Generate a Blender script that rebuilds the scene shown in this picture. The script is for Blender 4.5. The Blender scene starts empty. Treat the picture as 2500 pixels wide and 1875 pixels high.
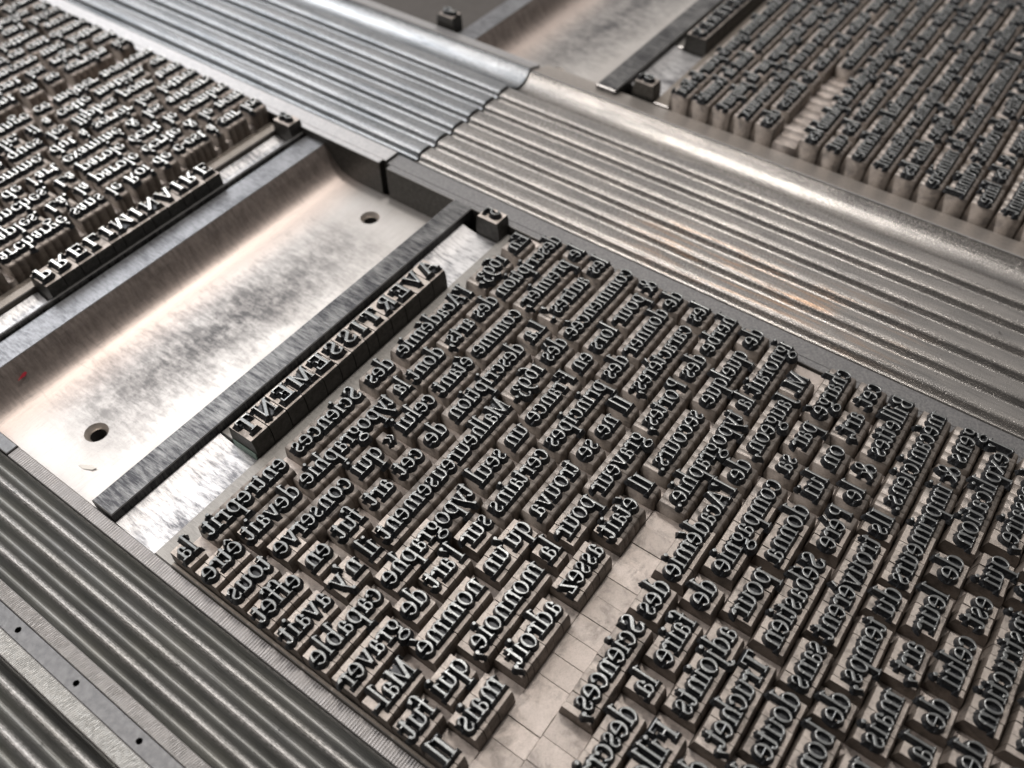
import bpy, math, random
import numpy as np

random.seed(7)
S = 0.005            # one text row pitch = 5 mm; all numbers below are in row pitches
sc = bpy.context.scene
C = sc.collection

# ------------------------------------------------------------------ camera
CAM = (21.1044, 15.0209, 21.2524)
CAMROT = (0.698774, 0.002818, 2.195888)
FPX = 2165.0
cd = bpy.data.cameras.new('camera')
cam = bpy.data.objects.new('camera', cd)
C.objects.link(cam)
cam.location = [c * S for c in CAM]
cam.rotation_euler = CAMROT
cd.sensor_width = 36
cd.lens = FPX / 2500 * 36
cd.clip_start = 0.001
cd.clip_end = 20
cd.dof.use_dof = True
cd.dof.focus_distance = 25.5 * S
cd.dof.aperture_fstop = 22
sc.camera = cam

# ------------------------------------------------------------------ world and lamps
w = bpy.data.worlds.new('World')
sc.world = w
w.use_nodes = True
wn = w.node_tree
bg = wn.nodes['Background']
# dim room: bright ceiling towards the far left, dark behind the photographer
tc = wn.nodes.new('ShaderNodeTexCoord')
dp = wn.nodes.new('ShaderNodeVectorMath'); dp.operation = 'DOT_PRODUCT'
dp.inputs[1].default_value = (-0.55, -0.60, 0.58)
wn.links.new(tc.outputs['Generated'], dp.inputs[0])
mr = wn.nodes.new('ShaderNodeMapRange'); mr.interpolation_type = 'SMOOTHSTEP'
mr.inputs['From Min'].default_value = 0.25
mr.inputs['From Max'].default_value = 1.0
mr.inputs['To Min'].default_value = 0.05
mr.inputs['To Max'].default_value = 0.66
wn.links.new(dp.outputs['Value'], mr.inputs['Value'])
wn.links.new(mr.outputs[0], bg.inputs[1])
bg.inputs[0].default_value = (1.0, 0.95, 0.91, 1)

def area(name, loc, target, size, sizey, power, col):
    l = bpy.data.lights.new(name, 'AREA')
    l.shape = 'RECTANGLE'
    l.size = size * S
    l.size_y = sizey * S
    l.energy = power
    l.color = col
    o = bpy.data.objects.new(name, l)
    C.objects.link(o)
    from mathutils import Vector
    o.location = Vector(loc) * S
    o.rotation_euler = (Vector(target) - Vector(loc)).to_track_quat('-Z', 'Y').to_euler()
    return o

area('ceiling_lamp_left', (-18, -88, 72), (8, -6, 0), 52, 46, 1.15, (0.97, 0.98, 1.0))
area('ceiling_lamp_side', (48, -56, 105), (8, 0, 0), 30, 30, 1.1, (1.0, 0.93, 0.88))
area('ceiling_lamp_overhead', (-26, -20, 105), (-3, 6, 0), 16, 12, 1.2, (1.0, 0.94, 0.88))

sc.view_settings.view_transform = 'Standard'
sc.view_settings.look = 'None'
sc.view_settings.exposure = 0.12
sc.view_settings.gamma = 1.0
sc.render.engine = 'CYCLES'
sc.cycles.max_bounces = 5

# ------------------------------------------------------------------ materials
class NT:
    def __init__(self, name):
        self.m = bpy.data.materials.new(name)
        self.m.use_nodes = True
        self.t = self.m.node_tree
        self.t.nodes.clear()
        self.out = self.t.nodes.new('ShaderNodeOutputMaterial')
        self.b = self.t.nodes.new('ShaderNodeBsdfPrincipled')
        self.t.links.new(self.b.outputs[0], self.out.inputs[0])
        g = self.t.nodes.new('ShaderNodeNewGeometry')
        mp = self.t.nodes.new('ShaderNodeVectorMath')
        mp.operation = 'SCALE'
        mp.inputs['Scale'].default_value = 1.0 / S
        self.t.links.new(g.outputs['Position'], mp.inputs[0])
        self.pos = mp.outputs[0]
        self.sep = self.t.nodes.new('ShaderNodeSeparateXYZ')
        self.t.links.new(self.pos, self.sep.inputs[0])
    def link(self, a, b):
        self.t.links.new(a, b)
    def val(self, v):
        return v
    def math(self, op, a, b=None, c=None, clamp=False):
        n = self.t.nodes.new('ShaderNodeMath')
        n.operation = op
        n.use_clamp = clamp
        for i, x in enumerate((a, b, c)):
            if x is None: continue
            if hasattr(x, 'links'): self.t.links.new(x, n.inputs[i])
            else: n.inputs[i].default_value = x
        return n.outputs[0]
    def noise(self, scale=(1, 1, 1), s=1.0, detail=4, rough=.6, dist=0.0, off=(0, 0, 0)):
        mp = self.t.nodes.new('ShaderNodeMapping')
        mp.inputs['Scale'].default_value = scale
        mp.inputs['Location'].default_value = off
        self.t.links.new(self.pos, mp.inputs[0])
        n = self.t.nodes.new('ShaderNodeTexNoise')
        n.inputs['Scale'].default_value = s
        n.inputs['Detail'].default_value = detail
        n.inputs['Roughness'].default_value = rough
        n.inputs['Distortion'].default_value = dist
        self.t.links.new(mp.outputs[0], n.inputs['Vector'])
        return n.outputs['Fac']
    def ramp(self, f, stops):
        n = self.t.nodes.new('ShaderNodeValToRGB')
        el = n.color_ramp.elements
        while len(el) < len(stops): el.new(0.5)
        for e, (p, c) in zip(el, stops):
            e.position = p
            e.color = (c, c, c, 1) if not isinstance(c, tuple) else (*c, 1)
        self.t.links.new(f, n.inputs[0])
        return n.outputs[0]
    def mix(self, f, a, b):
        n = self.t.nodes.new('ShaderNodeMix')
        n.data_type = 'RGBA'
        for i, x in ((0, f), (6, a), (7, b)):
            if hasattr(x, 'links'): self.t.links.new(x, n.inputs[i])
            elif i == 0: n.inputs[0].default_value = x
            else: n.inputs[i].default_value = (*x, 1)
        return n.outputs[2]
    def fmix(self, f, a, b):
        # a + (b-a)*f
        return self.math('ADD', a, self.math('MULTIPLY', f, self.math('SUBTRACT', b, a)))
    def band(self, axis, lo, hi, soft):
        x = self.sep.outputs[axis]
        a = self.math('DIVIDE', self.math('SUBTRACT', x, lo), soft, clamp=True)
        b = self.math('DIVIDE', self.math('SUBTRACT', hi, x), soft, clamp=True)
        return self.math('MULTIPLY', a, b)
    def set(self, col=None, metal=None, rough=None, bump=None, bstr=.3, bdist=.05, spec=None, coat=None):
        b = self.b
        for v, k in ((col, 'Base Color'), (metal, 'Metallic'), (rough, 'Roughness'), (spec, 'Specular IOR Level'), (coat, 'Coat Weight')):
            if v is None: continue
            if hasattr(v, 'links'): self.t.links.new(v, b.inputs[k])
            elif k == 'Base Color': b.inputs[k].default_value = (*v, 1)
            else: b.inputs[k].default_value = v
        if bump is not None:
            n = self.t.nodes.new('ShaderNodeBump')
            n.inputs['Strength'].default_value = bstr
            n.inputs['Distance'].default_value = bdist * S
            self.t.links.new(bump, n.inputs['Height'])
            self.t.links.new(n.outputs[0], b.inputs['Normal'])
        return self.m

def mat_lead(name, c1, c2, metal, rough, dirt=.5, grime=.0):
    n = NT(name)
    a = n.noise(s=3.2, detail=6, rough=.65)
    f = n.noise(s=22, detail=4, rough=.7)
    pit = n.noise(s=60, detail=2, rough=.6)
    oi = n.t.nodes.new('ShaderNodeObjectInfo')
    col = n.mix(n.ramp(a, [(.35, 0), (.65, 1)]), c1, c2)
    col = n.mix(n.math('MULTIPLY', oi.outputs['Random'], .38), col, tuple(x * .5 for x in c2))
    col = n.mix(n.math('MULTIPLY', n.ramp(f, [(.45, 0), (.75, 1)]), dirt), col, tuple(x * .35 for x in c1))
    if grime:
        # patches where ink has run down between the sorts
        g = n.ramp(n.noise(s=1.5, detail=6, rough=.7, dist=.5), [(.50, 0), (.66, 1)])
        col = n.mix(n.math('MULTIPLY', g, grime), col, (.035, .033, .032))
    rg = n.math('ADD', n.math('MULTIPLY', f, .34), rough - .17)
    return n.set(col, metal, rg, n.math('ADD', n.math('MULTIPLY', f, .7), pit), .45, .03)

M = {}
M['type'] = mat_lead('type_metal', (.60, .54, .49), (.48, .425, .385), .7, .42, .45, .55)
M['typewall'] = mat_lead('shaded_grimy_type_metal', (.33, .285, .25), (.23, .195, .168), .5, .48, .5, .6)  # sort sides: grime, plus the shade between rows painted as a darker tone
M['lead'] = mat_lead('oxidised_lead', (.56, .48, .43), (.44, .37, .33), .5, .5)
M['quad'] = mat_lead('quad_metal', (.64, .57, .525), (.53, .47, .43), .7, .42, .3, .45)

n = NT('inked_slope')
f = n.noise(s=16, detail=5, rough=.7)
M['ink'] = n.set(n.mix(n.ramp(f, [(.5, 0), (.8, 1)]), (.030, .032, .036), (.13, .135, .14)), .5,
                 n.ramp(f, [(.3, .22), (.7, .5)]), f, .35, .03)
n = NT('letter_face_metal')
f = n.noise(s=14, detail=5, rough=.7)
g = n.noise(s=1.2, detail=2)
M['face'] = n.set(n.mix(n.ramp(f, [(.4, 0), (.7, 1)]), (.22, .23, .232), (.13, .137, .14)), .8,
                  n.ramp(g, [(.3, .28), (.7, .42)]), f, .3, .02)
n = NT('lit_worn_letter_edge')
M['edge'] = n.set((.31, .32, .32), .9, .36)  # rim brighter than the face: edge highlight put into the colour, besides polished wear
n = NT('lit_clean_letter_face')
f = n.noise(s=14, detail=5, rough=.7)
M['lit_clean'] = n.set(n.mix(n.ramp(f, [(.4, 0), (.7, 1)]), (.68, .68, .66), (.42, .42, .41)), .9, .3, f, .3, .02)  # turned page's faces: un-inked metal, made paler with lamp glare in the colour
n = NT('worn_steel_corner')
M['corner'] = n.set((.52, .51, .50), .9, .32)
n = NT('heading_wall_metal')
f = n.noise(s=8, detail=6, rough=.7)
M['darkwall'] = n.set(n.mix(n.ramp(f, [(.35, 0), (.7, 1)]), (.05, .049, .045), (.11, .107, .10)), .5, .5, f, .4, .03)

def mat_rail(name, c, hot, rough0, streak, copper=False, scuff=False):
    n = NT(name)
    a = n.noise((.8, .12, .8), 2.0, 6, .65)             # long patches
    st = n.noise((9, .35, 9), 2.0, 4, .7)               # streaks along the rail
    fine = n.noise((1, 1, 1), 26, 4, .75)
    col = n.mix(n.ramp(a, [(.35, 0), (.65, 1)]), c, hot)
    col = n.mix(n.math('MULTIPLY', n.ramp(st, [(.5, 0), (.7, 1)]), streak), col, tuple(x * .45 for x in c))
    col = n.mix(n.math('MULTIPLY', n.ramp(fine, [(.55, 0), (.75, 1)]), .5), col, tuple(x * .55 for x in c))
    rg = n.math('ADD', n.math('MULTIPLY', fine, .3), rough0 - .15)
    rg = n.math('MAXIMUM', rg, .16)
    if copper:
        m1 = n.math('MULTIPLY', n.band(0, -4.6, -1.0, 1.2), n.band(1, 2, 15, 3.5))
        nz = n.ramp(n.noise((3.5, .22, 1), 1.6, 5, .7), [(.5, 0), (.66, 1)])
        col = n.mix(n.math('MULTIPLY', n.math('MULTIPLY', m1, nz), .75), col, (.56, .36, .23))
        # cold grey film on the far part of the rails
    if scuff:
        # crests rubbed bright by handling
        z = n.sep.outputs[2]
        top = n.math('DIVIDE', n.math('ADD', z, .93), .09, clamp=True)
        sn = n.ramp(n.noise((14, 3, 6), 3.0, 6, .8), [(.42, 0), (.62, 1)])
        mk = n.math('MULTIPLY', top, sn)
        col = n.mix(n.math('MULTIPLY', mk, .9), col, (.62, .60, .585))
        ol = n.ramp(n.noise((1, .3, 1), 1.3, 3, .6), [(.4, 0), (.7, 1)])
        col = n.mix(n.math('MULTIPLY', ol, .2), col, (.17, .165, .115))
        rg = n.math('ADD', rg, n.math('MULTIPLY', mk, .1))
    pit = n.ramp(n.noise(s=4.5, detail=3, rough=.7), [(.66, 0), (.72, 1)])
    col = n.mix(n.math('MULTIPLY', pit, .55), col, tuple(x * .3 for x in c))
    big = n.noise((1, .25, 1), 1.1, 3, .6)
    h = n.math('ADD', n.math('ADD', fine, n.math('MULTIPLY', st, .8)), n.math('SUBTRACT', n.math('MULTIPLY', big, 2.0), pit))
    return n.set(col, .85, rg, h, .3, .03)

M['rail'] = mat_rail('ribbed_casting', (.27, .262, .255), (.42, .40, .38), .25, .6, copper=True)
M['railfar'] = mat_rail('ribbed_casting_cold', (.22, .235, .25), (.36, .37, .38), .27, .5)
M['railnear'] = mat_rail('ribbed_casting_scuffed', (.15, .152, .15), (.24, .24, .232), .44, .6, scuff=True)

n = NT('dark_steel_flange')
f = n.noise(s=12, detail=5, rough=.7)
hs = n.noise((3, 30, 1), 2, 3, .6)
M['flange'] = n.set(n.mix(n.ramp(f, [(.4, 0), (.75, 1)]), (.15, .15, .155), (.27, .265, .26)), .7, .42, n.math('ADD', f, hs), .3, .03)
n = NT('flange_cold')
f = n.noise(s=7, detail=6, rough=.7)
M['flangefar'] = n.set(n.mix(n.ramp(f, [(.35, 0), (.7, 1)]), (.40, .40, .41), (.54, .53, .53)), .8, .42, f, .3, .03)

def mat_knurl(name, c, period, slant=0.0):
    n = NT(name)
    y = n.sep.outputs[1]
    x = n.sep.outputs[0]
    jit = n.math('MULTIPLY', n.noise((.3, 9, 1), 2.2, 3, .6), .05)
    ph = n.math('ADD', n.math('ADD', y, n.math('MULTIPLY', x, slant)), jit)
    wv = n.math('SINE', n.math('MULTIPLY', ph, 2 * math.pi / period))
    h = n.math('ADD', n.math('MULTIPLY', wv, .5), .5)
    p = n.noise(s=3, detail=5, rough=.7)
    hh = n.math('MULTIPLY', h, n.ramp(n.noise(s=1.7, detail=3), [(.35, .35), (.6, 1)]))
    col = n.mix(hh, tuple(v * .55 for v in c), tuple(min(1, v * 1.25) for v in c))
    col = n.mix(n.ramp(p, [(.45, 0), (.8, .55)]), col, tuple(v * .5 for v in c))
    return n.set(col, .8, .42, hh, .5, .03)
M['knurl'] = mat_knurl('milled_strip_near_type', (.33, .315, .31), .085)
M['knurl2'] = mat_knurl('milled_strip_fine', (.35, .335, .325), .062, .2)
M['knurl3'] = mat_knurl('milled_strip_bright', (.48, .475, .455), .058, .25)
n = NT('smooth_blue_steel')
f = n.noise(s=6, detail=6, rough=.7)
M['steel'] = n.set(n.mix(n.ramp(f, [(.35, 0), (.7, 1)]), (.115, .117, .122), (.18, .182, .187)), .75, .42, f, .3, .03)

# tray: bright plate with a long ink smear and brushed hatching
def mat_tray(name, u0):
    n = NT(name)
    fine = n.noise(s=18, detail=5, rough=.75)
    streak = n.noise((.35, 2.6, .35), 2.2, 6, .7, .4)
    hatch = n.noise((2.6, .7, .7), 2.4, 5, .75, .3)
    big = n.noise(s=.45, detail=4, rough=.6, off=(u0, 0, 0))
    v = n.sep.outputs[1]
    u = n.sep.outputs[0]
    # smear runs along the tray, drifting towards the rim at the far end
    line = n.math('ADD', -6.05, n.math('MULTIPLY', n.math('SUBTRACT', u, u0), -.06))
    d = n.math('ABSOLUTE', n.math('SUBTRACT', v, line))
    d = n.math('SUBTRACT', d, n.math('MULTIPLY', n.math('SUBTRACT', hatch, .5), 2.4))
    d = n.math('SUBTRACT', d, n.math('MULTIPLY', n.math('SUBTRACT', big, .5), 1.8))
    core = n.math('SUBTRACT', 1.0, n.math('DIVIDE', d, 2.0), clamp=True)
    core = n.math('POWER', core, .6)
    uu = n.math('DIVIDE', n.math('SUBTRACT', u, u0 + 9.0), 9.5)
    core = n.math('MULTIPLY', core, n.math('SUBTRACT', 1.0, n.math('MULTIPLY', uu, uu), clamp=True))
    core = n.math('MULTIPLY', core, n.band(0, u0 + 1.6, u0 + 15.9, 1.2))
    blot = n.math('MULTIPLY', core, n.ramp(n.math('ADD', n.math('MULTIPLY', n.noise(s=1.3, detail=6, rough=.75), .5), n.math('MULTIPLY', hatch, .5)), [(.34, .15), (.56, 1)]))
    col = n.mix(n.ramp(big, [(.3, 0), (.7, 1)]), (.56, .54, .52), (.47, .445, .425))
    warm = n.math('MULTIPLY', n.band(1, -12, -7.6, 1.3), 1.0)
    col = n.mix(n.math('MULTIPLY', warm, .8), col, (.60, .50, .45))
    col = n.mix(n.math('MULTIPLY', n.ramp(streak, [(.5, 0), (.75, 1)]), .35), col, (.40, .37, .36))
    col = n.mix(n.math('MULTIPLY', blot, .93), col, (.075, .075, .08))
    scr = n.ramp(n.noise((.5, 9, .5), 3.0, 3, .6, 1.2), [(.60, 0), (.64, 1)])
    col = n.mix(n.math('MULTIPLY', scr, .30), col, (.25, .24, .235))
    scr2 = n.ramp(n.noise((7, .8, .5), 3.0, 3, .6, 1.0, off=(3, 1, 0)), [(.64, 0), (.68, 1)])
    col = n.mix(n.math('MULTIPLY', n.math('MULTIPLY', scr2, core), .6), col, (.12, .12, .12))
    # grime brushed down from the rim
    e = n.math('ADD', n.math('ADD', v, 10.25), n.math('MULTIPLY', n.math('SUBTRACT', .5, hatch), 2.2))
    rimd = n.math('SUBTRACT', 1.0, n.math('DIVIDE', e, 1.0), clamp=True)
    col = n.mix(n.math('MULTIPLY', rimd, .75), col, (.13, .11, .10))
    rg = n.math('ADD', n.math('MULTIPLY', fine, .2), .34)
    rg = n.math('ADD', rg, n.math('MULTIPLY', blot, .15))
    return n.set(col, .7, rg, n.math('ADD', fine, streak), .22, .03)
M['tray'] = mat_tray('tray_plate', 0.0)
M['tray2'] = mat_tray('tray_plate_far', -10.2 - 16.9)

def mat_dirty(name, light, dark, thr, metal=.75, rough=.4, hs=(5.5, 1.1, 1.1), soft=.12):
    n = NT(name)
    h = n.noise(hs, 2.6, 6, .75, .3)
    b = n.noise(s=.7, detail=4, rough=.6)
    k = n.math('ADD', n.math('MULTIPLY', h, .65), n.math('MULTIPLY', b, .35))
    f = n.noise(s=20, detail=4, rough=.7)
    col = n.mix(n.ramp(k, [(thr, 0), (thr + soft, 1)]), light, dark)
    return n.set(col, metal, n.math('ADD', n.math('MULTIPLY', f, .25), rough - .12), n.math('ADD', f, h), .25, .03)
M['bar'] = mat_dirty('inky_bar', (.30, .30, .295), (.04, .04, .045), .31, hs=(4.0, .5, .5), soft=.26, rough=.36)
M['rim'] = mat_dirty('smudged_rim', (.25, .255, .27), (.07, .073, .08), .44, soft=.2)
M['plate'] = mat_dirty('spacing_plate', (.56, .555, .56), (.12, .12, .13), .46, soft=.16, hs=(3.2, .6, .8))
M['slug'] = mat_dirty('grey_slug', (.28, .27, .255), (.17, .163, .155), .45, .6, .45, soft=.25)
M['brownslug'] = mat_dirty('brown_slug', (.27, .24, .21), (.16, .14, .12), .45, .6, .5, soft=.25)
n = NT('black_hole')
M['hole'] = n.set((.012, .011, .010), 0, .8)
n = NT('countersink_metal')
M['sink'] = n.set((.72, .66, .60), .8, .35)
n = NT('paper_chip')
M['paper'] = n.set((.8, .77, .72), 0, .8)
n = NT('red_paint')
M['red'] = n.set((.45, .03, .05), 0, .5)
n = NT('verdigris')
f = n.noise(s=10, detail=5, rough=.7)
M['green'] = n.set(n.mix(f, (.22, .36, .31), (.36, .44, .40)), .2, .55, f, .3, .03)
n = NT('imposing_stone_mat')
f = n.noise(s=2, detail=5)
M['stone'] = n.set(n.mix(f, (.05, .045, .04), (.09, .08, .075)), .2, .6)

# ------------------------------------------------------------------ mesh helpers
def mesh(name, verts, faces, mats, fm=None, smooth=False):
    me = bpy.data.meshes.new(name)
    me.from_pydata([(x * S, y * S, z * S) for x, y, z in verts], [], faces)
    for m in mats: me.materials.append(m)
    if fm is not None: me.polygons.foreach_set('material_index', fm)
    if smooth: me.polygons.foreach_set('use_smooth', [True] * len(me.polygons))
    me.update()
    return me

def obj(name, me, parent=None, loc=(0, 0, 0), label=None, cat=None, group=None, kind=None):
    o = bpy.data.objects.new(name, me)
    C.objects.link(o)
    o.location = [c * S for c in loc]
    if parent: o.parent = parent
    tag(o, label, cat, group, kind)
    return o

def tag(o, label=None, cat=None, group=None, kind=None):
    if label: o['label'] = label
    if cat: o['category'] = cat
    if group: o['group'] = group
    if kind: o['kind'] = kind

def bevbox(x0, x1, y0, y1, z0, z1, b=.03):
    """box with a chamfered upper edge"""
    v = []
    for z, i in ((z0, 0), (z1 - b, 0), (z1, b)):
        v += [(x0 + i, y0 + i, z), (x1 - i, y0 + i, z), (x1 - i, y1 - i, z), (x0 + i, y1 - i, z)]
    f = [(3, 2, 1, 0), (8, 9, 10, 11)]
    for k in (0, 4):
        for i in range(4):
            j = (i + 1) % 4
            f.append((k + i, k + j, k + 4 + j, k + 4 + i))
    return v, f

def extrude_v(profile, v0, v1, zb, nseg=1, wob=0.0, seed=0):
    """profile: list of (u, z), extruded along v from v0 to v1, closed down to zb"""
    rnd = random.Random(seed)
    vs, fs = [], []
    npf = len(profile)
    for k in range(nseg + 1):
        v = v0 + (v1 - v0) * k / nseg
        for (u, z) in profile:
            vs.append((u, v, z + (rnd.random() - .5) * wob))
        vs.append((profile[-1][0], v, zb))
        vs.append((profile[0][0], v, zb))
    N = npf + 2
    for k in range(nseg):
        for i in range(N):
            j = (i + 1) % N
            fs.append((k * N + i, k * N + j, (k + 1) * N + j, (k + 1) * N + i))
    fs.append(tuple(range(N))[::-1])
    fs.append(tuple(range(nseg * N, nseg * N + N)))
    return vs, fs

def extrude_u(profile, u0, u1, zb):
    vs, fs = extrude_v(profile, u0, u1, zb)
    vs = [(y, x, z) for x, y, z in vs]
    fs = [tuple(reversed(f)) for f in fs]
    return vs, fs

# ------------------------------------------------------------------ letter shapes (unit: x-height)
ST, TH, SF = .162, .078, .064
ASC, CAP, DSC = 1.68, 1.48, -.68
XH = .42

class G:
    def __init__(s, X, Y): s.X, s.Y = X, Y; s.f = np.full(X.shape, -9.0)
    def add(s, f): s.f = np.maximum(s.f, f)
    def box(s, x0, x1, y0, y1):
        return np.minimum(np.minimum(s.X - x0, x1 - s.X), np.minimum(s.Y - y0, y1 - s.Y))
    def st(s, x, y0, y1, w=ST): s.add(s.box(x - w / 2, x + w / 2, y0, y1))
    def hb(s, x0, x1, y0, t=SF): s.add(s.box(x0, x1, y0, y0 + t))
    def ft(s, x, y=0, w=.42): s.hb(x - w / 2, x + w / 2, y)
    def ln(s, x0, y0, x1, y1, w, w1=None):
        if w1 is None: w1 = w
        L = math.hypot(x1 - x0, y1 - y0); dx, dy = (x1 - x0) / L, (y1 - y0) / L
        t = (s.X - x0) * dx + (s.Y - y0) * dy
        q = abs(-(s.X - x0) * dy + (s.Y - y0) * dx)
        ww = w + (w1 - w) * np.clip(t / L, 0, 1)
        s.add(np.minimum(np.minimum(ww / 2 - q, t), L - t))
    def ell(s, cx, cy, rx, ry):
        x, y = (s.X - cx), (s.Y - cy)
        k = np.sqrt((x / rx) ** 2 + (y / ry) ** 2) + 1e-6
        g = np.sqrt((x / rx ** 2) ** 2 + (y / ry ** 2) ** 2) + 1e-6
        return np.clip((1 - k) * k / g, -3, min(rx, ry))
    def ring(s, cx, cy, rx, ry, tx=.19, ty=TH, keep=None):
        f = np.minimum(s.ell(cx, cy, rx, ry), -s.ell(cx, cy, rx - tx, ry - ty))
        if keep is not None: f = np.minimum(f, keep)
        s.add(f)
    def dot(s, x, y, r=.125): s.add(s.ell(x, y, r, r))
    def flag(s, x, y):  # slanted top-left serif of a stem whose centre is x and top y
        s.ln(x - .26, y - .16, x + .06, y - .01, .10, .12)

def glyph(ch, X, Y):
    g = G(X, Y)
    acc = None
    if ch in 'éèê': acc, ch = ch, 'e'
    if ch == 'à': acc, ch = ch, 'a'
    if ch == 'ç': acc, ch = ch, 'c'
    if ch == 'ù': acc, ch = ch, 'u'
    A = None
    if ch == 'o': g.ring(.47, .5, .44, .53); A = .94
    elif ch == 'c':
        g.ring(.46, .5, .43, .53, keep=np.maximum(.60 - X, abs(Y - .5) - .27)); g.dot(.70, .76, .11); A = .84
    elif ch == 'e':
        g.ring(.45, .5, .42, .53, keep=np.maximum(.55 - X, np.maximum(Y - .47, .2 - Y))); g.hb(.12, .80, .47, .075); A = .86
    elif ch == 'a':
        g.st(.55, .0, .74); g.ring(.38, .70, .27, .33, .17, .09, keep=np.minimum(Y - .66, 9)); g.dot(.19, .72, .115)
        g.ring(.33, .27, .29, .30, .16, .08); g.ln(.56, .06, .78, .05, .1); A = .82
    elif ch == 'b':
        g.st(.22, 0, ASC); g.flag(.22, ASC); g.ring(.50, .5, .40, .53, .19, .08, keep=X - .2); A = .95
    elif ch == 'd':
        g.st(.72, 0, ASC); g.flag(.72, ASC); g.ring(.45, .5, .41, .53, .19, .08, keep=.72 - X); g.ft(.83, 0, .24); A = .99
    elif ch == 'f':
        g.st(.27, 0, 1.35); g.ring(.47, 1.33, .30, .36, .19, .09, keep=Y - 1.33); g.dot(.70, 1.50, .115); g.hb(.03, .58, .92); g.ft(.27, 0, .46); A = .60
    elif ch == 'g':
        g.ring(.40, .66, .33, .37, .16, .075); g.ring(.44, -.34, .42, .30, .12, .09); g.ln(.24, .36, .20, .10, .10); g.ln(.17, .08, .62, -.05, .17); g.ln(.62, .88, .84, .98, .10); A = .90
    elif ch in 'hn':
        top = ASC if ch == 'h' else 1.0
        g.st(.22, 0, top); g.flag(.22, top); g.ring(.50, .60, .34, .43, .19, .10, keep=np.minimum(Y - .6, X - .25)); g.st(.745, 0, .62); g.ft(.22); g.ft(.745); A = 1.0
    elif ch == 'm':
        g.st(.22, 0, 1.0); g.flag(.22, 1)
        for x in (.22, .73):
            g.ring(x + .27, .60, .335, .43, .19, .10, keep=np.minimum(Y - .6, X - x - .03)); g.st(x + .51, 0, .62); g.ft(x + .51, 0, .38)
        g.ft(.22, 0, .38); A = 1.48
    elif ch == 'u':
        g.st(.22, .35, 1); g.flag(.22, 1); g.ring(.48, .36, .36, .38, .19, .10, keep=np.minimum(.38 - Y, .70 - X)); g.st(.74, 0, 1); g.flag(.74, 1); g.ft(.86, 0, .24); A = 1.0
    elif ch == 'r':
        g.st(.24, 0, 1); g.flag(.24, 1); g.ring(.52, .58, .36, .44, .2, .11, keep=np.minimum(Y - .74, X - .25)); g.dot(.62, .84, .13); g.ft(.24, 0, .46); A = .72
    elif ch == 's':
        g.ring(.35, .745, .255, .285, .11, .08, keep=np.maximum(.25 - X + .1, Y - .80)); g.ring(.37, .27, .28, .30, .12, .08, keep=np.maximum(X - .42, .2 - Y))
        g.ln(.15, .66, .60, .34, .18); g.st(.60, .66, .90, .07); g.st(.11, .08, .34, .07); A = .72
    elif ch == 't':
        g.st(.27, .2, 1.24, .19); g.ln(.08, .97, .30, 1.26, .10); g.hb(.05, .56, .92); g.ring(.43, .26, .255, .29, .19, .10, keep=.26 - Y); A = .60
    elif ch in 'ij':
        g.st(.25, 0 if ch == 'i' else -.4, 1); g.flag(.25, 1); g.dot(.24, 1.42, .13)
        if ch == 'i': g.ft(.25, 0, .44)
        else: g.ring(.02, -.38, .33, .30, .19, .09, keep=np.minimum(-.38 - Y, X + .05)); g.dot(-.04, -.55, .11)
        A = .50
    elif ch == 'l': g.st(.25, 0, ASC); g.flag(.25, ASC); g.ft(.25, 0, .44); A = .50
    elif ch == 'p':
        g.st(.22, DSC, 1); g.flag(.22, 1); g.ring(.52, .5, .41, .53, .19, .08, keep=X - .2); g.ft(.22, DSC, .46); A = .98
    elif ch == 'q':
        g.st(.74, DSC, 1); g.ring(.45, .5, .41, .53, .19, .08, keep=.74 - X); g.ft(.74, DSC, .46); A = .98
    elif ch in 'vy':
        g.ln(.16, 1, .46, .02, .20); g.ln(.78, 1, .50, .02, .10); g.ft(.17, .93, .38); g.ft(.77, .93, .32)
        if ch == 'y': g.ln(.50, .1, .22, -.52, .11); g.dot(.17, -.52, .13)
        A = .93
    elif ch == 'x':
        g.ln(.16, 1, .76, 0, .20); g.ln(.78, 1, .14, 0, .09); g.ft(.17, .93, .36); g.ft(.78, .93, .32); g.ft(.15, 0, .32); g.ft(.77, 0, .36); A = .93
    elif ch == 'z':
        g.hb(.1, .72, .92, .09); g.hb(.08, .74, 0, .09); g.ln(.66, .98, .16, .03, .17); g.st(.12, .72, 1, .07); g.st(.72, 0, .3, .07); A = .82
    elif ch == '.': g.dot(.2, .12, .14); A = .42
    elif ch == ',': g.dot(.2, .13, .14); g.ln(.27, .10, .10, -.28, .12, .06); A = .42
    elif ch == ';': g.dot(.2, .85, .13); g.dot(.2, .13, .14); g.ln(.27, .10, .10, -.28, .12, .06); A = .46
    elif ch == "'": g.dot(.2, 1.48, .14); g.ln(.27, 1.45, .10, 1.08, .12, .06); A = .38
    elif ch == '-': g.hb(.06, .46, .38, .13); A = .52
    elif ch == '«':
        for x in (.08, .38): g.ln(x, .5, x + .26, .84, .10); g.ln(x, .5, x + .26, .16, .10)
        A = .80
    elif ch == '&':
        g.ring(.62, 1.10, .30, .37, .13, .08); g.ring(.46, .40, .42, .43, .17, .08, keep=np.maximum(.62 - X, .55 - Y)); g.ln(.40, .95, 1.05, .03, .19)
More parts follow.
